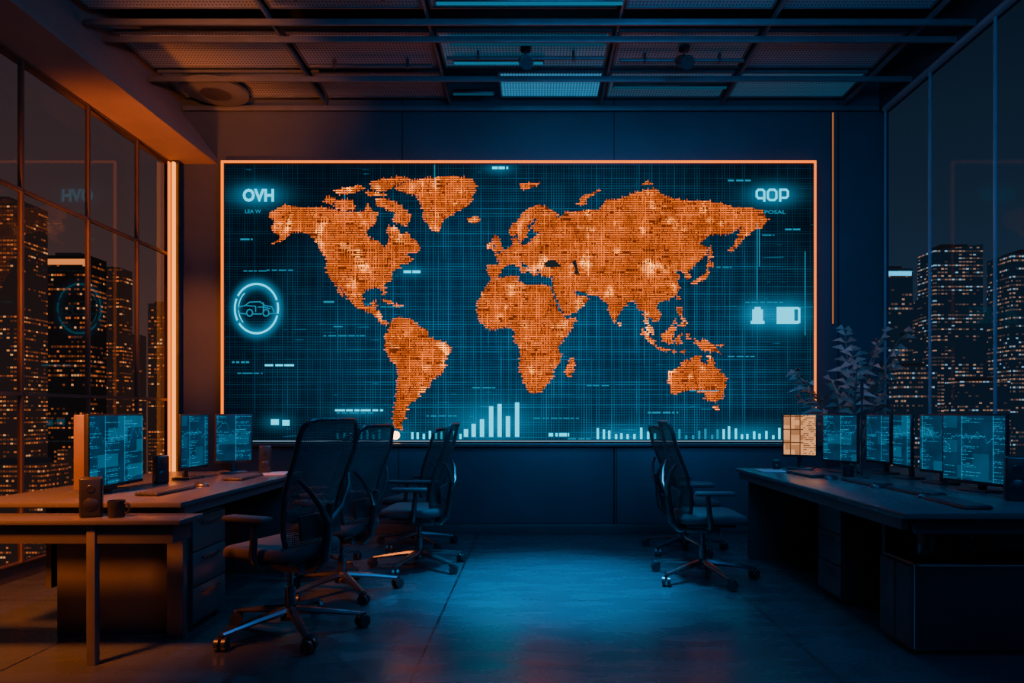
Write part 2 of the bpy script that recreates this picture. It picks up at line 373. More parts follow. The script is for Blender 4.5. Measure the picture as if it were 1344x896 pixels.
def spotlight(x, y, lab):
    r = empty('track_spotlight', (x, y, ZC+.11))
    MB().lathe([(.05, -.03), (.05, 0)]).build('canopy', M_black, r)
    MB().cyl((0, 0, -.03), (0, 0, -.12), .012).build('stem', M_metal, r)
    h = MB(); h.tube([(-.02, .07, -.09), (.0, -.03, -.15), (.01, -.1, -.19)], [.05, .055, .062], 18); h.build('lamp_head', M_black, r)
    MB().tube([(.01, -.1, -.19), (.0105, -.103, -.192)], [.05, .05], 18).build('lens', M_metal, r)
    tag(r, lab, 'spotlight', 'black track spotlights')
spotlight(at(690, 0, 6.2).x, 6.2, 'black track spotlight near the middle of the ceiling')
spotlight(at(898, 0, 6.2).x, 6.2, 'black track spotlight to the right on the ceiling')
for i, (x0, x1, y, lab) in enumerate(((-.8, .66, 6.28, 'metal pipe hanging across the middle ceiling row at centre'), (-2.1, -.95, 5.36, 'metal pipe across the front ceiling row on the left'), (.8, 1.95, 6.32, 'metal pipe across the middle ceiling row on the right'), (-2.1, -.95, 6.42, 'metal pipe across the middle ceiling row on the left'))):
    p = empty('ceiling_pipe', ((x0+x1)/2, y, ZC+.05)); h = (x1-x0)/2
    MB().cyl((-h, 0, 0), (h, 0, 0), .018, seg=14).build('tube', M_edge, p)
    for q in (-.6, .6): MB().bb(q*h-.012, q*h+.012, -.022, .022, -.022, .06).build('bracket', M_metal, p)
    tag(p, lab, 'pipe', 'metal ceiling pipes')
r = empty('air_conditioner', (-3.22, 6.93, ZC+.02))
MB().lathe([(.26, .0), (.31, .02), (.31, .05), (.25, .08)], seg=40).build('casing', M_beam, r)
MB().lathe([(.12, -.008), (.15, .0)], seg=32).build('grille', M_metal, r)
MB().cyl((0, 0, .08), (0, 0, .089), .1).build('mount', M_metal, r)
tag(r, 'round flat ceiling ventilation unit near the left bulkhead', 'ventilation unit')

# ------------------------------------------------------------ world map display
disp = empty('video_wall', (0, YD, .935))
def sbox(mb, x0, x1, y0, y1, f=0., b=.01):
    a = S(x0, y1); c = S(x1, y0); mb.bb(a[0], c[0], f, b, a[2], c[2]); return mb
sbox(MB(), 293, 1069, 214, 580, .012, .096).build('casing', M_black, disp)
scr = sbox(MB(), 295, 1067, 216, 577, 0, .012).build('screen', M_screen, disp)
sbox(MB(), 290.2, 1071.2, 210.8, 213., -.008, .02).build('top_light_strip', M_orange_led, disp)
sbox(MB(), 290.2, 292.3, 213., 579, -.008, .02).build('side_light_strip', M_orange_led, disp)
sbox(MB(), 1069., 1071.2, 213., 579, -.008, .02).build('side_light_strip', M_orange_led, disp)
sbox(MB(), 292.3, 1069, 578., 579.4, -.008, .02).build('bottom_light_strip', M_white_led, disp)
tag(disp, 'huge video wall showing an orange world map with glowing orange border', 'video wall')
LAT = [(90, 215), (83, 232), (77, 249), (70, 272), (60, 305), (50, 332), (37, 362), (25, 388), (0, 442), (-35, 517), (-55, 567), (-90, 620)]
def ll(lon, lat):
    x = 658+lon*1.92 if lon > 0 else (658+lon*1.9 if lon > -80 else 506+(lon+80)*1.75)
    for (a, ya), (b, yb) in zip(LAT, LAT[1:]):
        if b <= lat <= a: y = ya+(a-lat)/(a-b)*(yb-ya); break
    return x, y
def spans(P, v, axis):
    c = []
    for i, a in enumerate(P):
        b = P[(i+1) % len(P)]
        if (a[axis] <= v) != (b[axis] <= v):
            t = (v-a[axis])/(b[axis]-a[axis]); c.append(a[1-axis]+(b[1-axis]-a[1-axis])*t)
    c.sort(); return list(zip(c[::2], c[1::2]))
def land(name, pts):
    P = [ll(*p) for p in pts]; V = []; Fc = []; L = []
    def quad(x0, x1, y0, y1, lv, off):
        n = len(V); V.extend([S(x0, y1, off), S(x1, y1, off), S(x1, y0, off), S(x0, y0, off)]); Fc.append((n, n+1, n+2, n+3)); L.append(lv)
    ys_ = [p[1] for p in P]; xs_ = [p[0] for p in P]
    for t in tessellate_polygon([[Vector((p[0], p[1], 0)) for p in P]]):
        n = len(V); V.extend([S(P[i][0], P[i][1], -.002) for i in t]); Fc.append((n, n+1, n+2)); L.append(.10)
    RP = 2.9
    y = math.floor(min(ys_)/RP)*RP
    while y < max(ys_)+RP:
        rl = random.uniform(.75, 1.)
        for a, b in spans(P, y+.6, 1):
            x = a-random.uniform(-1.5, 4.); b += random.uniform(-1.5, 4.)
            while x < b:
                w = random.choice((2, 3, 4, 6, 9, 14)); e = min(b, x+w)
                lv = rl*random.uniform(.6, 1.15)
                if e-x > .8 and random.random() > .06: quad(x, e, y, y+1.3, lv, -.004)
                x = e+random.choice((.5, .8, 1.0, 1.4))
        y += RP
    x = math.floor(min(xs_)/3.4)*3.4
    while x < max(xs_)+3.4:
        lvc = random.uniform(.35, 1.)
        for a, b in spans(P, x+.5, 0):
            y = a-random.uniform(-1, 3.); b += random.uniform(-1, 3.)
            while y < b:
                e = min(b, y+random.choice((4, 9, 18)))
                if random.random() > .3: quad(x, x+1.0, y, e, lvc*random.uniform(.5, 1.), -.005)
                y = e
        x += 3.4
    me = bpy.data.meshes.new(name); me.from_pydata(V, [], Fc); me.materials.append(M_land)
    at_ = me.attributes.new('level', 'FLOAT', 'POINT'); vals = []
    for f, l_ in zip(Fc, L): vals += [l_]*len(f)
    at_.data.foreach_set('value', vals)
    o = bpy.data.objects.new(name, me); COL.objects.link(o); o.parent = scr; return o
NA = [(-168,66),(-164,68.5),(-156,71),(-141,69.7),(-128,70),(-115,68.5),(-108,68),(-96,68),(-94,71.5),(-90,69),(-86,67.5),(-87,64.5),(-93,61.5),(-94.5,59),(-92,57),(-85,55.3),(-82,53),(-80,51.3),(-79,54.5),(-77,57),(-78,60),(-78,62.4),(-73,62),(-69,59),(-65,60),(-62,57),(-57,54.5),(-56,52),(-60,50),(-66,50),(-65,48),(-61,46),(-66,44),(-70,43.5),(-70,41.7),(-74,40.5),(-76,37),(-76,35),(-81,31.5),(-80,27),(-81,25.2),(-83,29),(-85,30),(-89,30),(-91,29.3),(-95,29),(-97.5,26),(-97.5,22),(-95,18.5),(-91,18.5),(-90,21),(-87,21.5),(-88,16),(-84,15.8),(-83.5,11),(-80,9),(-77.5,8.5),(-79,7.3),(-83,8),(-86,11),(-88,13),(-94,16),(-99,16.7),(-105,20),(-109,25.5),(-113,31),(-114.5,31),(-110,23),(-115,28),(-117,32.5),(-121,35),(-124,40),(-124,47),(-127,50),(-131,55),(-137,59),(-146,60.5),(-151,60),(-154,58),(-160,55.5),(-164,54.5),(-158,58),(-163,60),(-166,62),(-161,64.5)]
SA = [(-77,8),(-72,12),(-62,10.5),(-57,6),(-51,4.5),(-50,0),(-44,-2.5),(-39,-3.5),(-35,-6),(-35,-9),(-39,-14),(-39,-18),(-41,-22),(-48,-26),(-50,-30),(-54,-34.5),(-58,-34.5),(-57,-37),(-62,-39),(-65,-42),(-66,-46),(-69,-51),(-68,-54),(-73,-53),(-75,-48),(-73,-40),(-71.5,-31),(-70.3,-20),(-76,-14),(-81,-5.5),(-80,-2),(-80,1),(-77.5,4)]
AF = [(-6,35.8),(0,36),(10,37.3),(11,34),(15,32.3),(20,31),(24,32),(30,31.2),(32.5,31),(35,27),(37,21),(39,16),(43,12),(44,10.5),(51,11.8),(48,5),(42,-1.5),(39,-6),(40.5,-12),(40,-16),(35,-20),(35.3,-24),(32,-28),(27,-33.5),(20,-34.7),(18,-32.5),(15,-26),(12,-18),(13.5,-12),(12,-5.5),(9,-1),(9.5,4),(4,6.3),(-3,5),(-8,4.5),(-13,8.5),(-17,14.5),(-16.5,20),(-13,27),(-9.5,31)]
EU = [(-9,43),(-9,37),(-5.5,36),(-1,37.5),(.5,41),(4,43.3),(8.5,44.3),(10.5,43),(12.5,41.5),(16,38.2),(18.3,40),(14,42.7),(12.5,45),(14,45.3),(19,42),(20,39),(22.5,36.7),(24,38),(23.5,40.5),(26,40.8),(27,37.5),(30,36.5),(36,36.5),(35,32),(35,29),(39,21.5),(43,13),(45,12.8),(52,16),(59.5,22.3),(56,25.5),(51.5,24.5),(48.5,29.5),(51,28),(56.5,27),(61,25.2),(67,24.8),(72.5,20.5),(74,15),(77.3,8.2),(80,13),(82,16.5),(87,21.3),(91.5,22.5),(94.5,16),(97.5,16.5),(98.5,10),(101,3.5),(103.5,1.5),(103,5),(100,9),(100,13.3),(102.5,12),(105,8.8),(109,12),(106,18.5),(108,21.5),(113,22.2),(119.5,25.5),(122,30),(119.5,35),(122,37.2),(118,39),(121.5,40.8),(125,39.5),(126.5,34.5),(129.3,35.5),(127.5,39.7),(132,43.2),(140,49),(141,53),(135,54.7),(143,59),(155,59.3),(164,62.5),(162,58),(156.5,51.2),(158.5,51.5),(163,55.5),(170,60),(179,62.5),(182,65),(177,69),(170,69.8),(160,69.7),(150,71.5),(140,72.5),(128,72.5),(113,74),(104,77.5),(90,75.5),(80,73),(72,73),(68,69),(60,69),(54,68.5),(44,68),(40,66),(36,66.2),(40,67),(30,70.5),(25,71),(17,69),(10,64),(5,61),(6,58.2),(11,59),(13,55.5),(17,58),(18.5,60.5),(17.5,62),(22,65.8),(25,65),(21.5,62),(22.5,60.3),(29,60.3),(24,59),(22,57.5),(20,54.7),(14,54),(12,54.3),(10.5,57.3),(8.2,57),(8.5,53.8),(4,52),(1.5,50.5),(-4.5,48.5),(-1.2,46),(-1.8,43.5)]
AU = [(114,-22),(114,-26),(115.5,-31),(115.5,-34.5),(118,-35),(124,-33.5),(131,-31.5),(135.5,-34.8),(138,-33.5),(140,-38),(146,-39),(150,-37.5),(153.3,-30),(153,-25),(149,-20.5),(146,-18.5),(145,-14.7),(142.5,-10.8),(141.5,-13.5),(140.5,-17.5),(136,-15),(136.8,-12),(132,-11.3),(129,-15),(126,-14),(122,-18),(118,-20.3)]
for p in (NA, SA, AF, EU, AU): land('continent', p)
GR = [(-73,78),(-66,80.5),(-55,82),(-35,83.5),(-20,82),(-17,79),(-20,74),(-23,70.5),(-32,68),(-40,65),(-43,60),(-48,61),(-53,66),(-54,70),(-58,75),(-68,76)]
ISL = [GR, [(-80,73.5),(-70,71),(-62,66.5),(-66,62.5),(-74,64.5),(-73,68),(-88,71),(-86,73.5)], [(-117,73),(-105,73),(-102,69),(-113,68.7),(-117,70.5)],
 [(-90,77),(-90,81),(-70,83),(-63,82.2),(-78,77),(-84,76.2)], [(-125,74),(-117,74),(-120,71.3),(-125,72)], [(-95,76.5),(-80,75.5),(-82,74.5),(-92,74.5)],
 [(-118,77),(-100,79),(-96,77.5),(-110,75),(-117,75.5)], [(-84.5,22.5),(-80,23),(-75,20.5),(-78,20),(-82,22.3)], [(-74,19.8),(-69,19.5),(-69,18),(-74,18.2)],
 [(-24,65.7),(-18,66.3),(-14,65),(-18,63.5),(-22,64)], [(49.3,-12),(50.3,-16),(47,-25),(44,-23.5),(44.3,-18)], [(-5,50),(1,51.2),(0,53.5),(-2,56),(-3,58.6),(-5.5,58.5),(-4.5,54.5),(-3,53.4),(-5,52)],
 [(-10,52),(-6,52.2),(-6,54.5),(-8,55.2),(-10,54)], [(130.5,31.5),(132,34),(136,35.7),(139.5,38.5),(141,41.4),(142,39.5),(140.7,36),(138,34.6),(135.5,33.7)],
 [(140,42),(142,45.4),(145,43.3),(143,42)], [(142,46),(143,54),(144.5,50),(143,47)], [(95.5,5.5),(104,-2),(106,-5.8),(102,-4),(97,1.5)], [(105.5,-6),(114,-7.5),(114,-8.7),(106,-7.5)],
 [(109,1.5),(113,3.2),(117,7),(119,5),(117.5,1),(116,-4),(111,-3)], [(119.5,-5.5),(119,-1),(121,1),(125,1.3),(121,-.5),(123,-4.5),(121,-3),(120.5,-5.5)],
 [(131,-1),(135,-3.2),(138,-1.7),(145,-4.5),(150.5,-10.5),(146,-8.8),(142,-9),(138,-8),(133,-4)], [(120.3,16),(121,18.5),(122.2,18),(124,13),(120.8,14)],
 [(122,7),(125.5,9.8),(126.3,7),(125,5.8)], [(80,9.5),(81.8,7.5),(80.5,6),(79.8,7.5)], [(144.8,-41),(148.2,-41),(147.3,-43.5),(145.7,-43)],
 [(12,79.5),(20,80.3),(27,80),(21,78),(16,77)], [(52,71),(56,74.5),(68,77),(58,73),(56,70.8)], [(95,79),(104,79.5),(100,81)], [(120.2,23),(121.8,25),(121,22)],
 [(123,-8.5),(127,-8.),(124,-10.3)], [(127.2,2.2),(128.8,1.4),(128,-1.5)], [(115.5,-7.8),(119.5,-8.),(118,-9.4)], [(122.3,12.),(125.3,12.),(124.5,9.8)], [(118,8.5),(119.7,11.2),(118.8,8.2)], [(148,-5.2),(152.5,-4.),(150,-6.3)]]
for p in ISL: land('island', p)
for pts in ([(29,43.5),(32,45.8),(37,45.8),(41,42.3),(36,42),(31,41.8)], [(48,45),(51,46),(52,42),(53,37.5),(50,38),(50.5,41)]):
    MB().face([S(*ll(*p), -.0065) for p in pts]).build('inland_sea', M_sea, scr, smooth=False)
def text(name, body, x0, x1, y0, y1, m, bold=.02):
    c = bpy.data.curves.new('t', 'FONT'); c.body = body; c.size = 1; c.offset = bold; c.resolution_u = 3
    t = bpy.data.objects.new('t', c); COL.objects.link(t); bpy.context.view_layer.update()
    me = bpy.data.meshes.new_from_object(t.evaluated_get(bpy.context.evaluated_depsgraph_get()))
    bpy.data.objects.remove(t)
    xs_ = [v.co.x for v in me.vertices]; ys_ = [v.co.y for v in me.vertices]
    ax, bx, ay, by = min(xs_), max(xs_), min(ys_), max(ys_)
    for v in me.vertices:
        f = (v.co.x-ax)/(bx-ax)
        px = x0+f*(x1-x0); py = y1-(v.co.y-ay)/(by-ay)*(y1-y0); v.co = S(px, py, -.008)
    me.materials.clear(); me.materials.append(m)
    o = bpy.data.objects.new(name, me); COL.objects.link(o); o.parent = scr; return o
text('lettering', 'OVH', 319, 360, 248, 265, M_cyan, .04)
text('small_lettering', 'LEA W', 322, 343, 275, 280, M_cyan_dim)
text('small_lettering', 'POSAL', 1003, 1031, 276, 281, M_cyan_dim)
def fl(mb, x0, x1, y0, y1, off=-.009): mb.face([S(x0, y1, off), S(x1, y1, off), S(x1, y0, off), S(x0, y0, off)])
def stroke(mb, P, w=1.2, off=-.009):
    for (x0, y0), (x1, y1) in zip(P, P[1:]):
        L = math.hypot(x1-x0, y1-y0) or 1; ex, ey = (x1-x0)/L*w*.3, (y1-y0)/L*w*.3; nx, ny = -(y1-y0)/L*w/2, (x1-x0)/L*w/2
        mb.face([S(x0-ex+nx, y0-ey+ny, off), S(x1+ex+nx, y1+ey+ny, off), S(x1+ex-nx, y1+ey-ny, off), S(x0-ex-nx, y0-ey-ny, off)])
# squarish display letters at the upper right
W_ = 2.9
g1 = MB(); stroke(g1, [(1002.8, 264), (1002.8, 256), (1002.8, 251.5), (1000.5, 249.3), (995, 249.3), (992.8, 251.5), (992.8, 258), (995, 260.3), (1001, 260.3)], W_)
g1.build('lettering', M_cyan, scr, smooth=False)
g1 = MB(); stroke(g1, [(1010, 249.3), (1016, 249.3), (1018.6, 252), (1018.6, 260), (1016, 262.8), (1010, 262.8), (1007.4, 260), (1007.4, 252), (1010, 249.3)], W_)
g1.build('lettering', M_cyan, scr, smooth=False)
g1 = MB(); stroke(g1, [(1023.6, 264), (1023.6, 249.3), (1031.5, 249.3), (1033.7, 251.5), (1033.7, 257.5), (1031.5, 259.8), (1026, 259.8)], W_)
g1.build('lettering', M_cyan, scr, smooth=False)
rg = MB()
def ring(mb, cx, cy, r0, r1, off=-.008, n=64, a0=0, a1=2*PI):
    for k in range(n):
        t0 = a0+(a1-a0)*k/n; t1 = a0+(a1-a0)*(k+1)/n
        mb.face([S(cx+r0*math.cos(t0), cy+r0*math.sin(t0)*1.14, off), S(cx+r1*math.cos(t0), cy+r1*math.sin(t0)*1.14, off), S(cx+r1*math.cos(t1), cy+r1*math.sin(t1)*1.14, off), S(cx+r0*math.cos(t1), cy+r0*math.sin(t1)*1.14, off)])
for a0, a1 in ((-2.6, -.35), (-.25, .2), (.28, 2.5), (2.65, 3.55)): ring(rg, 337, 405, 27.2, 29.5, a0=a0, a1=a1, n=30)
ring(rg, 337, 405, 23, 24, a0=2.4, a1=4.0, n=20)
rg.build('ring_emblem', M_cyan, scr, smooth=False)
ic = MB()
stroke(ic, [(313, 408), (314, 403), (322, 401), (328, 396.5), (342, 396), (348, 401), (357, 402.5), (360, 409)], 1.5)
stroke(ic, [(313, 411), (323, 412)], 1.5); stroke(ic, [(333, 412), (344, 412)], 1.5); stroke(ic, [(354, 412), (362, 411)], 1.5)
stroke(ic, [(324, 401), (336, 402), (336, 409)], 1.3); stroke(ic, [(346, 397), (346, 409)], 1.4); stroke(ic, [(339, 403), (346, 403), (355, 405)], 1.3)
ring(ic, 328, 410.5, 3., 4.6, n=20); ring(ic, 349.5, 410.5, 3., 4.6, n=20)
ic.build('line_icon', M_cyan_dim, scr, smooth=False)
ic = MB(); fl(ic, 987, 1001, 406, 421); fl(ic, 990, 998, 403, 406); fl(ic, 985, 1003, 421, 425)
ic.build('icon', M_cyan, scr, smooth=False)
ic = MB(); fl(ic, 1019, 1048, 403, 406); fl(ic, 1019, 1048, 421, 425); fl(ic, 1019, 1022, 406, 421); fl(ic, 1022, 1042, 406, 421, -.0092); fl(ic, 1047, 1050, 404, 424)
ic.build('icon', M_cyan, scr, smooth=False)
bc = MB()
for x, h in ((612, 10), (622, 17), (633, 23), (645, 40), (656, 43), (667, 27), (679, 45)): fl(bc, x-3, x+2.5, 573-h, 573)
bc.build('bar_chart', M_cyan, scr, smooth=False)
for (xa, xb, hm) in ((442, 500, 14), (540, 604, 12), (783, 866, 16), (890, 945, 14), (948, 1026, 17)):
    bc = MB(); x = xa
    while x < xb: h = random.uniform(4, hm); fl(bc, x, x+3, 576-h, 576); x += random.choice((7, 8, 9))
    bc.build('bar_chart', M_cyan_dim if xa in (442, 890) else M_cyan, scr, smooth=False)
dash = [(646, 667, 219, 223, 1), (440, 505, 537, 540, 1), (442, 490, 541, 543, 0), (530, 552, 355, 359, 1), (316, 332, 313, 316, 0), (305, 328, 474, 477, 0), (348, 388, 478, 481, 1), (312, 345, 489, 491, 0), (356, 368, 550, 558, 1), (371, 381, 551, 559, 1), (720, 747, 568, 573, 1), (745, 775, 575, 577, 0), (955, 985, 236, 239, 0), (320, 350, 355, 357, 0), (350, 385, 354, 356, 0), (425, 480, 440, 442, 0), (438, 452, 428, 430, 0), (978, 1030, 396, 398, 0), (940, 960, 350, 352, 0), (955, 990, 467, 469, 0), (905, 945, 512, 514, 0), (770, 800, 505, 507, 0), (620, 650, 508, 510, 0), (425, 440, 395, 398, 0), (500, 530, 402, 404, 0), (850, 890, 540, 543, 0), (700, 760, 548, 550, 0), (560, 600, 545, 547, 0), (1030, 1052, 300, 303, 0), (1000, 1016, 308, 310, 0)]
for i, (a, b, c, d, br) in enumerate(dash):
    k = MB(); x = a
    while x < b:
        w = random.uniform(3, 14); fl(k, x, min(b, x+w), c, d-.6); x += w+random.uniform(1, 3)
    k.build('data_line', M_cyan if br else M_cyan_dim, scr, smooth=False)
for x, a, b in ((993, 292, 394), (996, 300, 350), (1056, 330, 440), (452, 250, 300), (570, 216, 240)):
    k = MB(); fl(k, x, x+1.2, a, b, -.003); k.build('data_line', M_cyan_dim, scr, smooth=False)
k = MB(); c = S(519.5, 571)
t = bmesh.new(); bmesh.ops.create_uvsphere(t, u_segments=20, v_segments=12, radius=.045); k.merge(t, Matrix.Translation((c[0], -.01, c[2])) @ Matrix.Diagonal((1, .3, 1, 1)))
k.build('glowing_point', M_hotspot, scr)

r = empty('window_light_strip', (XL+.075, 7.16, .5))
MB().bb(-.008, .016, -.02, .02, 0, 3.38, .004).build('diffuser', M_hot_led, r); MB().bb(-.045, .045, .02, .05, -.02, 3.4).build('channel', M_metal, r)
MB().bb(-.045, -.036, -.03, .018, 0, 3.38).build('side_glow_strip', M_orange_led, r)
tag(r, 'bright vertical orange light strip beside the last left window', 'light strip')
r = empty('wall_light_strip', (at(1093, 0, 7.28).x, 7.28, 2.2))
MB().bb(-.006, .006, -.01, 0, 0, 2.25).build('diffuser', em('pale amber led', (1., .32, .10), .45), r); MB().bb(-.014, .014, 0, .018, 0, 2.25).build('channel', M_metal, r)
tag(r, 'faint thin vertical light strip on the wall right of the video wall', 'light strip')

# ------------------------------------------------------------ office chair
def back_pt(u, v, dy=0.):
    w = .165+.068*math.sin(PI*min(1, v*.66))
    return Vector((u*w, -.17-.15*v+.045*math.sin(PI*min(1, v*1.35))*(v < .74)+.045*u*u+dy, .43+.73*v))
def spow(a, p): return math.copysign(abs(a)**p, a)
def make_chair():
    r = empty('office_chair')
    t = bmesh.new(); bmesh.ops.create_cube(t, size=1); bmesh.ops.scale(t, vec=(.50, .48, .070), verts=t.verts)
    bmesh.ops.bevel(t, geom=[e for e in t.edges if abs((e.verts[0].co-e.verts[1].co).z) > .01], offset=.11, segments=6, profile=.5, affect='EDGES')
    bmesh.ops.bevel(t, geom=[e for e in t.edges if abs((e.verts[0].co-e.verts[1].co).z) < .001 and len(e.link_faces) == 2 and e.calc_face_angle(0) > .8], offset=.03, segments=4, profile=.5, affect='EDGES')
    for v in t.verts:
        if v.co.y > .12: v.co.z -= (v.co.y-.12)**2*1.6
    k = MB(); k.merge(t, Matrix.Translation((0, .05, .465))); seat = k.build('seat', M_fabric, r)
    MB().box((0, .03, .415), (.36, .34, .03), None, .012).build('seat_pan', M_black, seat)
    MB().box((0, -.01, .375), (.16, .24, .06), None, .015).build('tilt_mechanism', M_metal, r)
    MB().tube([(.08, .02, .385), (.2, .05, .38), (.27, .06, .375)], .008, 8).box((.28, .062, .375), (.06, .025, .012), None, .004).build('lever', M_black, r)
    n = 72; out = []
    for i in range(n):
        th = 2*PI*i/n; out.append((spow(math.cos(th), .24), .5+.5*spow(math.sin(th), .24)))
    MB().tube([back_pt(u, v) for u, v in out], .0135, 8, True).build('backrest_frame', M_black, r)
    k = MB(); rings = []
    for s_ in range(1, 9):
        q = s_/8; rings.append([k.bm.verts.new(back_pt(u*q, .5+(v-.5)*q)) for u, v in out])
    c = k.bm.verts.new(back_pt(0, .5))
    for i in range(n):
        k.bm.faces.new((c, rings[0][i], rings[0][(i+1) % n]))
        for q in range(7): k.bm.faces.new((rings[q][i], rings[q+1][i], rings[q+1][(i+1) % n], rings[q][(i+1) % n]))
    k.build('backrest_mesh', M_mesh, r, recalc=False)
    k = MB()
    sp = [(0, -.08, .375), (0, -.17, .37), (0, -.225, .42), (0, -.245, .52), (0, -.252, .62), (0, -.268, .72)]
    k.tube(sp, [.034, .034, .030, .026, .022, .018], 10)
    for s_ in (-1, 1): k.tube([(0, -.252, .62), (s_*.08, -.278, .70), (s_*.16, -.262, .80), (s_*.20, -.228, .86)], [.020, .016, .013, .011], 8)
    k.build('back_support', M_black, r)
    MB().box((0, -.20, .60), (.32, .02, .13), (-.1, 0, 0), .009).build('lumbar_pad', M_black, r)
    for s_ in (-1, 1):
        k = MB().tube([(s_*.16, .0, .40), (s_*.25, .0, .41), (s_*.285, -.01, .46), (s_*.29, -.03, .64)], [.016, .018, .02, .017], 10)
        ar = k.build('armrest', M_black, r)
        MB().box((s_*.29, .02, .658), (.085, .27, .03), None, .013, 3).build('arm_pad', M_fabric, ar)
    MB().cyl((0, 0, .12), (0, 0, .25), .028).cyl((0, 0, .25), (0, 0, .36), .016).build('gas_column', M_chrome, r)
    MB().lathe([(.05, .075), (.055, .1), (.04, .13)], seg=24).build('base_hub', M_black, r)
    for i in range(5):
        a = 2*PI*i/5+.3; d = Vector((math.cos(a), math.sin(a), 0))
        lg = MB().tube([d*.03+Vector((0, 0, .125)), d*.19+Vector((0, 0, .106)), d*.375+Vector((0, 0, .078))], [.034, .026, .018], 8, flat=.75).build('leg', M_chrome, r)
        e = d*.37; sd = Vector((-math.sin(a+.7), math.cos(a+.7), 0)); tr = Vector((math.cos(a+.7), math.sin(a+.7), 0))*.015
        k = MB().cyl(e+Vector((0, 0, .04)), e+Vector((0, 0, .08)), .008, seg=8)
        for q in (-1, 1): k.cyl(e+tr+sd*(.008*q)+Vector((0, 0, .034)), e+tr+sd*(.028*q)+Vector((0, 0, .034)), .034, seg=18)
        k.tube([e+tr*2+Vector((0, 0, .072)), e+Vector((0, 0, .074)), e-tr+Vector((0, 0, .055))], .013, 8)
        k.build('caster', M_black, lg)
    return r
chair0 = make_chair()
chairs = [
 (-1.38, 3.88, 68, 1.04, 'nearest and largest black mesh office chair at the left desk', 1),
 (-1.33, 4.75, 72, 1.0, 'black mesh office chair directly behind the nearest left one', 1),
 (-1.76, 5.58, 95, .92, 'lower black office chair between the second chair and the leaning chair on the left side', 1),
 (-.92, 5.52, 88, 1.0, 'black office chair with reclined back, rightmost of the chairs on the left side', 1),
 (-1.10, 6.42, 76, .95, 'farthest black office chair on the left side, nearest the map wall', 1),
 (at(922, 0, 5.15).x, 5.15, -91, 1.02, 'black mesh office chair in front at the right desk', 2),
 (at(898, 0, 6.2).x, 6.2, -86, .97, 'black office chair behind the front chair at the right desk', 2)]
for i, (x, y, a, s_, lab, g) in enumerate(chairs):
    c = chair0 if i == 0 else copy_tree(chair0)
    c.location = (x, y, 0); c.rotation_euler = (0, 0, math.radians(a)); c.scale = (s_,)*3
    tag(c, lab, 'chair', 'black office chairs by the left desks' if g == 1 else 'black office chairs by the right desk')

# ------------------------------------------------------------ desks
def drawer_unit(x, y, w, l, h, face, lab, n=3, grp='drawer pedestals under the desks'):
    r = empty('drawer_unit', (x, y, 0))
    MB().bb(-w/2, w/2, -l/2, l/2, .03, h, .004).bb(-w/2+.03, w/2-.03, -l/2+.03, l/2-.03, 0, .03).build('body', M_dark, r)
    dh = (h-.05)/n
    for k in range(n):
        z0 = .04+k*dh
        d = MB().bb(face*w/2, face*(w/2+.018), -l/2+.006, l/2-.006, z0+.004, z0+dh-.004, .003).build('drawer', M_edge, r)
        MB().bb(face*(w/2+.018), face*(w/2+.034), -l*.25, l*.25, z0+dh-.05, z0+dh-.035, .003).build('handle', M_chrome, d)
    tag(r, lab, 'drawer unit', grp); return r
dk = empty('desk', (-2.42, 4.6, 0))
MB().bb(-.63, .55, -.98, .98, .742, .77, .005).build('desktop', M_desk, dk)
MB().bb(-.26, .46, -.76, -.72, 0, .742, .004).build('end_panel', M_dark, dk)
MB().bb(-.26, .46, .72, .76, 0, .742, .004).build('end_panel', M_dark, dk)
MB().bb(-.35, -.32, -.72, .72, .25, .742).build('modesty_panel', M_dark, dk)
MB().bb(.49, .53, -.9, .9, .69, .741).build('front_rail', M_edge, dk)
MB().bb(.40, .49, -.84, -.80, 0, .742, .004).build('corner_leg', M_dark, dk)
tag(dk, 'long dark desk carrying the left monitors', 'desk')
dk = empty('side_table', (-2.6, 3.46, 0))
MB().bb(-.95, .87, -.12, .12, .694, .72, .005).build('tabletop', M_desk, dk)
MB().bb(-.9, .82, -.09, .09, .60, .694).build('apron', M_dark, dk)
for lx, ly in ((.42, -.08), (-.85, -.08), (-.85, .08)):
    MB().bb(lx-.022, lx+.022, ly-.02, ly+.02, 0, .694, .004).build('leg', M_edge, dk)
tag(dk, 'narrow dark side table in the left foreground', 'table')
drawer_unit(-2.11, 4.10, .30, .42, .66, 1, 'dark drawer pedestal under the left desk')
dk = empty('desk', (2.45, 4.6, 0))
MB().bb(-.69, .95, -1.36, 1.33, .738, .77, .006).build('desktop', M_desk, dk)
MB().bb(-.67, -.64, -1.3, 1.3, .68, .737).build('front_rail', M_edge, dk)
MB().bb(-.60, .9, 1.24, 1.29, 0, .738, .004).build('end_panel', M_dark, dk)
MB().bb(-.40, .9, -.62, -.58, 0, .738, .004).build('end_panel', M_dark, dk)
MB().bb(-.60, .9, -1.3, -1.26, .66, .738, .004).build('cross_rail', M_dark, dk)
MB().bb(.5, .53, -.58, 1.24, .2, .738).build('modesty_panel', M_dark, dk)
tag(dk, 'long dark desk carrying the row of monitors on the right', 'desk')
drawer_unit(2.22, 4.6, .42, .36, .67, -1, 'tall drawer pedestal under the middle of the right desk')
r = empty('low_cabinet', (2.37, 3.66, 0))
MB().box((0, 0, .25), (.84, .34, .46), None, .018, 3).build('body', M_black, r)
for q in (0, 1): MB().bb(-.435, -.42, -.160+q*.163, -.006+q*.163, .045, .455, .006).build('door', M_dark, r)
MB().bb(-.424, -.419, -.172, -.166, .04, .47).bb(-.40, .40, -.175, -.1705, .462, .468).build('edge_trim', M_rail, r)
MB().bb(-.40, .40, -.15, .15, 0, .022).build('plinth', M_black, r)
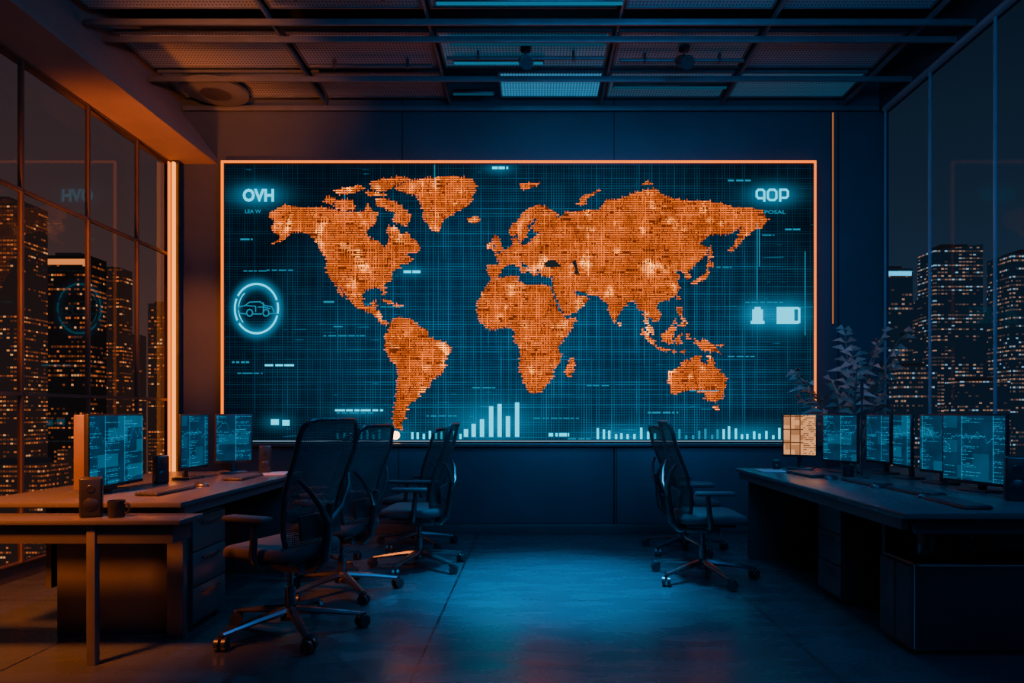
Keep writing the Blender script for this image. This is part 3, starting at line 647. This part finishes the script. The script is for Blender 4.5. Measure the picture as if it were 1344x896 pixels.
tag(r, 'low dark cabinet standing under the near end of the right desk', 'cabinet')
r = empty('canister', (at(1216, 0, 3.6).x, 3.6, .48))
MB().lathe([(.04, 0), (.045, .01), (.045, .13), (.03, .16), (.022, .17)]).build('body', M_metal, r); MB().lathe([(.026, .17), (.026, .2)]).build('lid', M_black, r)
tag(r, 'small dark metal canister on the low cabinet', 'canister')
r = empty('headphones', (at(1256, 0, 3.58).x, 3.58, .48))
MB().tube([(.075*math.cos(q), 0, .09+.085*math.sin(q)) for q in [PI*i/16 for i in range(17)]], .009, 8).build('headband', M_metal, r)
for s_ in (-1, 1): MB().cyl((s_*.058, 0, .055), (s_*.09, 0, .055), .042, .036).cyl((s_*.05, 0, .055), (s_*.058, 0, .055), .045).tube([(s_*.075, 0, .06), (s_*.075, 0, .1)], .007, 8).bb(s_*.05, s_*.09, -.02, .02, 0, .02).build('ear_cup', M_black, r)
tag(r, 'dark headphones standing on the low cabinet', 'headphones')
for i, (x0, lab) in enumerate(((2.12, 'dark cable hanging from the right desk beside the canister'), (2.50, 'dark cable hanging from the right desk right of the headphones'))):
    o = MB().tube([(0, 0, .255), (0, 0, .17), (-.02, -.01, .09), (-.05, -.02, .02), (-.1, -.02, .008), (-.15, .0, .008)], .007, 8).build('power_cable', M_metal); o.location = (x0, 3.70, .48); tag(o, lab, 'cable', 'cables under the right desk')

# ------------------------------------------------------------ monitors
def monitor(pl_, pr_, h, ui, lab, grp, desk=.77, top=1.24, shell=M_black, deep=0.):
    a = Vector(pl_); b = Vector(pr_); c = (a+b)/2; w = (b-a).length; ang = math.atan2(b.y-a.y, b.x-a.x)
    r = empty('monitor', (c.x, c.y, desk), ang); z1 = top-desk; z0 = z1-h
    MB().bb(-w/2, w/2, 0, .022, z0, z1, .004).box((0, .032, (z0+z1)/2), (w*.6, .03, h*.6), None, .012).build('casing', shell, r)
    MB().bb(-w/2+.012, w/2-.012, -.0015, .003, z0+.020, z1-.011).build('screen', ui, r, smooth=False)
    if deep:
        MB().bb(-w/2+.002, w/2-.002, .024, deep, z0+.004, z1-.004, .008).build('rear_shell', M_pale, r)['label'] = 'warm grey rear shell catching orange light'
        MB().bb(-.05, .05, .03, .07, .01, z0+.006).build('stand_neck', M_metal, r)
    else:
        MB().box((0, .065, (z0+.15)/2+.02), (.055, .02, z0+.17), (.08, 0, 0), .006).box((0, .05, z0+.14), (.07, .04, .07), None, .006).build('stand_neck', M_metal, r)
    MB().box((0, .05, .007), (min(.2, w*.8), .14, .014), None, .005).build('stand_foot', M_metal, r)
    tag(r, lab, 'monitor', grp); return r
gR = 'monitors on the right desk'; gL = 'monitors on the left desk'
monitor((2.61, 4.36), (2.72, 3.92), .425, UI[0], 'largest and nearest monitor on the right desk, rightmost of the row', gR)
monitor((2.69, 4.76), (2.73, 4.48), .40, UI[1], 'monitor with dark interface next to the nearest one on the right desk', gR)
monitor((2.69, 5.11), (2.69, 4.86), .39, UI[2], 'fourth monitor from the left on the right desk', gR)
monitor((2.70, 5.54), (2.74, 5.24), .39, UI[3], 'third monitor from the left on the right desk', gR)
monitor((2.37, 5.60), (2.52, 5.30), .39, UI[4], 'second monitor from the left on the right desk, beside the warm white screen', gR)
monitor((2.13, 5.84), (2.37, 5.70), .365, UI_warm, 'small monitor with warm white chart screen at the far end of the right desk', gR)
monitor((-2.515, 3.86), (-2.56, 4.48), .44, UI[2], 'largest nearest monitor on the left desk with blue data panes', gL, deep=.085)
monitor((-2.47, 4.78), (-2.46, 5.17), .40, UI[0], 'middle monitor on the left desk showing code lines', gL)
monitor((-2.50, 5.36), (-2.26, 5.50), .39, UI[4], 'monitor at the far end of the left desk, turned to the viewer', gL)

# ------------------------------------------------------------ desk items
def make_keyboard():
    r = empty('keyboard'); MB().box((0, 0, .009), (.42, .135, .016), (.03, 0, 0), .005).build('body', M_black, r)
    k = MB()
    for i in range(14):
        for j in range(5): k.box((-.19+i*.0292, -.05+j*.025, .019+(-.05+j*.025)*.03), (.024, .02, .006), None)
    k.build('keys', M_edge, r); return r
kb = make_keyboard(); first = True
for x, y, z, a, lab in ((-2.2, 4.1, .77, 88, 'keyboard in front of the nearest left monitor'), (-2.12, 5.0, .77, 92, 'keyboard in front of the middle left monitor'),
    (2.25, 4.62, .77, -88, 'keyboard in the middle of the right desk'), (2.28, 4.08, .77, -90, 'keyboard in front of the nearest right monitor'),
    (2.1, 5.25, .77, -86, 'keyboard near the far end of the right desk'), (2.2, 3.55, .77, -95, 'keyboard at the near corner of the right desk')):
    k = kb if first else copy_tree(kb); first = False
    k.location = (x, y, z); k.rotation_euler = (0, 0, math.radians(a)); tag(k, lab, 'keyboard', 'black desk keyboards')
def make_mouse():
    r = empty('computer_mouse'); t = bmesh.new(); bmesh.ops.create_uvsphere(t, u_segments=18, v_segments=10, radius=1)
    for v in t.verts:
        if v.co.z < 0: v.co.z = 0
    k = MB(); k.merge(t, Matrix.Diagonal((.03, .052, .03, 1))); k.build('body', M_black, r)
    MB().cyl((-.004, .025, .026), (.004, .025, .026), .007, seg=12).build('scroll_wheel', M_metal, r); return r
ms = make_mouse(); first = True
for x, y, lab in ((-2.15, 4.42, 'mouse beside the keyboard of the nearest left monitor'), (2.2, 4.35, 'mouse between the two middle keyboards on the right desk'), (2.15, 4.93, 'mouse behind the middle keyboard on the right desk'), (2.2, 3.82, 'mouse near the front keyboard on the right desk')):
    k = ms if first else copy_tree(ms); first = False
    k.location = (x, y, .77); k.rotation_euler = (0, 0, PI/2); tag(k, lab, 'mouse', 'black computer mice')
def speaker(x, y, z, w, h, rz, lab):
    r = empty('desk_speaker', (x, y, z), rz)
    MB().box((0, 0, h/2), (w, w*.9, h), None, .012, 3).build('cabinet', M_black, r)
    for zz, rr in ((h*.32, w*.34), (h*.72, w*.2)): MB().tube([(0, -w*.45, zz), (0, -w*.47, zz)], [rr, rr*.9], 20).build('speaker_cone', M_black, r)
    tag(r, lab, 'speaker', 'small black desk speakers')
speaker(at(120, 0, 3.46).x, 3.46, .72, .10, .20, .5, 'black speaker box on the left side table')
speaker(at(228, 0, 4.75).x-.02, 4.62, .77, .085, .19, .9, 'black speaker between the left monitors')
speaker(at(353, 0, 5.5).x, 5.42, .77, .09, .22, .4, 'black speaker at the far end of the left desk')
speaker(at(1324, 0, 3.75).x+.02, 3.72, .77, .11, .24, -.5, 'black speaker right of the nearest right monitor')
speaker(at(1012, 0, 5.85).x+.0, 5.72, .77, .06, .09, -.2, 'tiny black speaker at the far corner of the right desk')
def mug(x, y, z, lab):
    r = empty('mug', (x, y, z)); MB().lathe([(.034, 0), (.038, .006), (.04, .085), (.036, .085), (.034, .012)]).build('body', M_black, r)
    MB().tube([(.038, 0, .07), (.06, 0, .066), (.067, 0, .045), (.058, 0, .024), (.037, 0, .018)], .006, 8).build('handle', M_black, r); tag(r, lab, 'mug', 'dark coffee mugs')
mug(at(156, 0, 3.46).x, 3.44, .72, 'dark mug on the left side table'); mug(2.36, 5.12, .77, 'dark mug on the right desk before the second monitor')
r = empty('desk_microphone', (at(1133, 0, 5.0).x-.02, 4.98, .77))
MB().lathe([(.05, 0), (.05, .012), (.012, .02)]).build('base', M_black, r); MB().cyl((0, 0, .015), (.0, 0, .60), .006, seg=10).build('pole', M_black, r); MB().cyl((0, 0, .60), (0, 0, .70), .012, .011).build('microphone_head', M_black, r)
tag(r, 'slim black microphone pole standing on the right desk between monitors', 'microphone')
for i, (x, y, a, lab) in enumerate(((-2.03, 5.35, .2, 'papers at the far end of the left desk'), (1.95, 5.6, -.1, 'papers near the warm white screen on the right desk'))):
    o = MB().box((0, 0, .004), (.2, .28, .008), None, .001).build('paper_stack', pm('paper%d' % i, (.25, .25, .27), .8)); o.location = (x, y, .77); o.rotation_euler = (0, 0, a); tag(o, lab, 'papers')

# ------------------------------------------------------------ plant
r = empty('potted_plant', (at(1112, 0, 6.6).x, 6.50, 0))
MB().lathe([(.14, 0), (.17, .02), (.2, .42), (.18, .42), (.17, .38), (.02, .37)], seg=32).build('pot', M_dark, r)
M_leaf = pm('dusky leaf', (.34, .21, .17), .55, nscale=12, spec=.25)
M_stem = pm('plant stem', (.14, .10, .08), .6)
for i in range(14):
    a = 2.399*i+random.uniform(-.4, .4); ca, sa = math.cos(a), math.sin(a)*.7
    rise = 1.0+.9*((i*5) % 14)/13.+random.uniform(-.1, .1); out = .12+.34*random.random()
    P = []
    for q in range(15):
        t_ = q/14.; rr = .03+out*t_**1.6*1.25; z = .38+rise*(t_*1.12-.22*t_**3)
        P.append(Vector((rr*ca, rr*sa, z)))
    st = MB().tube(P, [.011-.008*q/14 for q in range(15)], 6).build('stem', M_stem, r)
    lf = MB(); sd = Vector((-math.sin(a), math.cos(a), 0))
    for q in range(8, 15):
        t_ = q/14.; L = (.16*math.sin(PI*min(1, (t_-.25)/.85))+.06)*random.uniform(.6, 1.15)
        ax = (P[q]-P[q-1]).normalized()
        for s_ in (-1, 1):
            d = (sd*s_*random.uniform(.5, .9)+ax*random.uniform(.3, .9)+Vector((ca, sa, 0))*random.uniform(-.3, .5)+Vector((0, 0, random.uniform(-.5, .1)))).normalized()
            wv = d.cross(Vector((random.uniform(-.4, .4), -1, random.uniform(-.4, .4)))).normalized()*.026
            b = P[q]; m1 = b+d*L*.45+Vector((0, 0, .012)); tp = b+d*L+Vector((0, 0, -.25*L))
            lf.face([b, m1+wv, tp, m1-wv])
    lf.build('frond', M_leaf, st, recalc=False, smooth=False)
tag(r, 'tall dusky potted plant standing by the right end of the video wall', 'plant')

# ------------------------------------------------------------ city
struct('ground', MB().bb(-900, 900, 15, 1200, -121, -120), pm('city ground', (.01, .01, .012), .9), 'dark city ground far below', 'ground')
tn = [0]
def tower(x0, x1, yt, Y, kind, lab, crown=None, slope=0, dens=.42, grp='lit towers in the night city', face=None):
    tn[0] += 1; i = tn[0]; dens -= .045
    if kind == 'w': m = city_mat('warm tower facade %d' % i, (1., .22, .04), (1., .42, .14), dens, .9, Y*(.0054+.0008*(i % 3)), Y*(.0042+.0010*(i % 2)), i*1.7, face or (.018, .010, .009))  # brownish facade emission is haze put into the colour
    else: m = city_mat('cool tower facade %d' % i, (.9, .42, .22), (.35, .6, .75), dens, .75, Y*(.0052+.0008*(i % 3)), Y*(.0042+.0010*(i % 2)), i*2.3+9, face or (.005, .012, .022))
    a = at(x0, yt, Y); b = at(x1, yt, Y); w = b.x-a.x; zt = a.z
    r = empty('skyscraper', ((a.x+b.x)/2, Y+w*.3, -120)); hh = zt+120
    k = MB().bb(-w/2, w/2, -w*.3, w*.3, 0, hh)
    if slope:
        for v in k.bm.verts:
            if v.co.z > hh-.1: v.co.z += slope*v.co.x
    k.build('tower_body', m, r, smooth=False)
    MB().bb(-w*.3, w*.25, -w*.2, w*.25, hh+(0 if not slope else -.1*w), hh+w*.08).build('rooftop_block', M_cit, r, smooth=False)
    if crown:
        MB().bb(-w*.46, w*.46, -w*.3-.4, -w*.3, hh-w*.20, hh-w*.08).build('crown_light', crown, r, smooth=False)
    tag(r, lab, 'skyscraper', grp); return r
M_cit = em('dark concrete skyline', (.008, .007, .009), 1.)
O_cr = em('orange crown light', (1., .28, .06), 1.2); C_cr = em('cyan crown light', (.0, .5, .75), 2.2)
tower(-60, 26, 262, 250, 'w', 'tall warm-lit tower at the far left edge of the left windows', dens=.48)
tower(56, 117, 335, 320, 'w', 'dark tower with orange lit crown in the left windows', O_cr, dens=.38, face=(.006, .004, .004))
tower(121, 160, 352, 400, 'w', 'warm-lit tower right of the crowned one in the left windows', dens=.44)
tower(30, 50, 486, 460, 'w', 'low block between the two biggest left towers', dens=.36)
tower(168, 186, 440, 430, 'w', 'slim tower near the back end of the left windows', dens=.36)
tower(194, 228, 398, 380, 'w', 'tower beside the bright vertical light strip', dens=.44)
tower(75, 140, 590, 200, 'w', 'low foreground block in front of the crowned left tower', dens=.40)
tower(-30, 55, 610, 180, 'w', 'lowest foreground block at the left edge', dens=.38)
tower(1226, 1290, 324, 380, 'c', 'large tower with slanted top in the right glass wall', slope=.12, dens=.51)
tower(1328, 1410, 332, 260, 'c', 'tall tower at the far right edge', dens=.47)
tower(1150, 1198, 352, 360, 'c', 'tower with cyan crown seen at the start of the right glass wall', C_cr, dens=.42)
tower(1203, 1222, 395, 450, 'c', 'slim tower left of the large slanted tower', dens=.34)
tower(1296, 1322, 410, 460, 'c', 'slim tower between the two biggest right towers', dens=.36)
tower(1180, 1230, 480, 300, 'c', 'mid-height block in front of the cyan-crowned tower', dens=.46)
tower(1262, 1326, 500, 240, 'c', 'low block in front of the large slanted tower', dens=.46)

# ------------------------------------------------------------ world
w = bpy.data.worlds.new('night sky'); bpy.context.scene.world = w; w.use_nodes = True; nt = w.node_tree; nt.nodes.clear()
o = nt.nodes.new('ShaderNodeOutputWorld'); bg = nt.nodes.new('ShaderNodeBackground'); tc = nt.nodes.new('ShaderNodeTexCoord'); sp = nt.nodes.new('ShaderNodeSeparateXYZ')
def ramp(c0, c1):
    rp = nt.nodes.new('ShaderNodeValToRGB'); rp.color_ramp.elements[0].position = 0.; rp.color_ramp.elements[0].color = (*c0, 1); rp.color_ramp.elements[1].position = .5; rp.color_ramp.elements[1].color = (*c1, 1)
    nt.links.new(sp.outputs[2], rp.inputs[0]); return rp.outputs[0]
nt.links.new(tc.outputs['Generated'], sp.inputs[0])
L_ = ramp((.085, .042, .034), (.018, .017, .028)); R_ = ramp((.018, .038, .066), (.004, .009, .017))
mr = nt.nodes.new('ShaderNodeMapRange'); mr.inputs[1].default_value = -.4; mr.inputs[2].default_value = .4; nt.links.new(sp.outputs[0], mr.inputs[0])
mx = nt.nodes.new('ShaderNodeMix'); mx.data_type = 'RGBA'; nt.links.new(mr.outputs[0], mx.inputs[0]); nt.links.new(L_, mx.inputs[6]); nt.links.new(R_, mx.inputs[7])
nt.links.new(mx.outputs[2], bg.inputs[0]); nt.links.new(bg.outputs[0], o.inputs[0])

# ------------------------------------------------------------ unseen fill lights added to the room
def lamp(t, name, loc, target, energy, col, **k):
    l = bpy.data.lights.new(name, t); l.energy = energy; l.color = col
    for a, b in k.items(): setattr(l, a, b)
    ob = bpy.data.objects.new(name, l); COL.objects.link(ob); ob.location = loc
    ob.rotation_euler = (Vector(target)-Vector(loc)).to_track_quat('-Z', 'Y').to_euler(); return ob
lamp('AREA', 'cyan_room_fill', (.8, 3.9, 4.4), (.8, 6.6, .7), 65, (.005, .32, .9), shape='RECTANGLE', size=2.4, size_y=1., spread=2.4)  # added overhead light for a cyan wash, no fixture there
lamp('SPOT', 'cyan_floor_fill', (.2, 4.95, 4.4), (.14, 4.95, 0), 7500, (.003, .40, .9), spot_size=.60, spot_blend=1., shadow_soft_size=.25)  # added out of view to make the cyan pool on the floor
lamp('AREA', 'blue_upward_fill', (.8, 2.4, 3.4), (.8, 6.6, 4.6), 80, (.01, .30, .8), shape='RECTANGLE', size=2.5, size_y=.6)  # no such uplight; added to turn ceiling and back wall blue
lamp('SPOT', 'orange_side_fill', (-3.1, 1.9, 3.6), (-3.0, 4.2, .3), 3600, (1., .20, .025), spot_size=.92, spot_blend=.9, shadow_soft_size=.25)  # added in place of window glow on left desk and floor
lamp('SPOT', 'orange_bulkhead_fill', (-3.45, 3.0, .4), (-3.62, 7.0, 3.95), 3000, (1., .20, .025), spot_size=.52, spot_blend=1., shadow_soft_size=.2)  # added light that gives the bulkhead its orange glow
lamp('SPOT', 'orange_ceiling_fill', (-2.2, 2.9, 3.4), (-2.8, 6.3, 4.6), 700, (1., .24, .05), spot_size=.62, spot_blend=1., shadow_soft_size=.15)  # unseen source added to warm the left ceiling panels
lamp('SPOT', 'orange_wall_fill', (-3.2, 3.2, 4.0), (-3.62, 7.3, 2.0), 1400, (1., .2, .03), spot_size=.34, spot_blend=1., shadow_soft_size=.05)  # added to colour the wall beside the window strip orange
lamp('SPOT', 'amber_plant_fill', (3.2, 4.6, 4.4), (3.05, 6.5, 1.5), 60, (1., .5, .3), spot_size=.5, spot_blend=1., shadow_soft_size=.1)  # extra light added only to bring out the plant
lamp('AREA', 'blue_fill_lamp', (2.2, 1.4, 3.0), (2.3, 5.0, .5), 42, (.03, .30, 1.), shape='RECTANGLE', size=2., size_y=1.)
lamp('AREA', 'soft_front_fill_lamp', (.4, -.6, 2.2), (.3, 5., .5), 9, (.10, .32, .8), shape='RECTANGLE', size=3., size_y=1.)
for q in (-1.9, -.75, .75, 2.0):
    lamp('SPOT', 'cyan_rim_fill', (q, 6.76, 4.53), (q*.9, 4.8, .4), 230, (.005, .38, .9), spot_size=1.15, spot_blend=1., shadow_soft_size=.02)  # added lights tucked behind the beam to rim the chairs

cam = bpy.data.cameras.new('camera'); cam.sensor_width = 36; cam.lens = 24; cam.shift_x = -28/1344; cam.shift_y = 95/1344; cam.clip_end = 3000; cam.clip_start = .05
co = bpy.data.objects.new('camera', cam); COL.objects.link(co); co.location = (0, 0, H); co.rotation_euler = (PI/2, 0, 0)
bpy.context.scene.camera = co
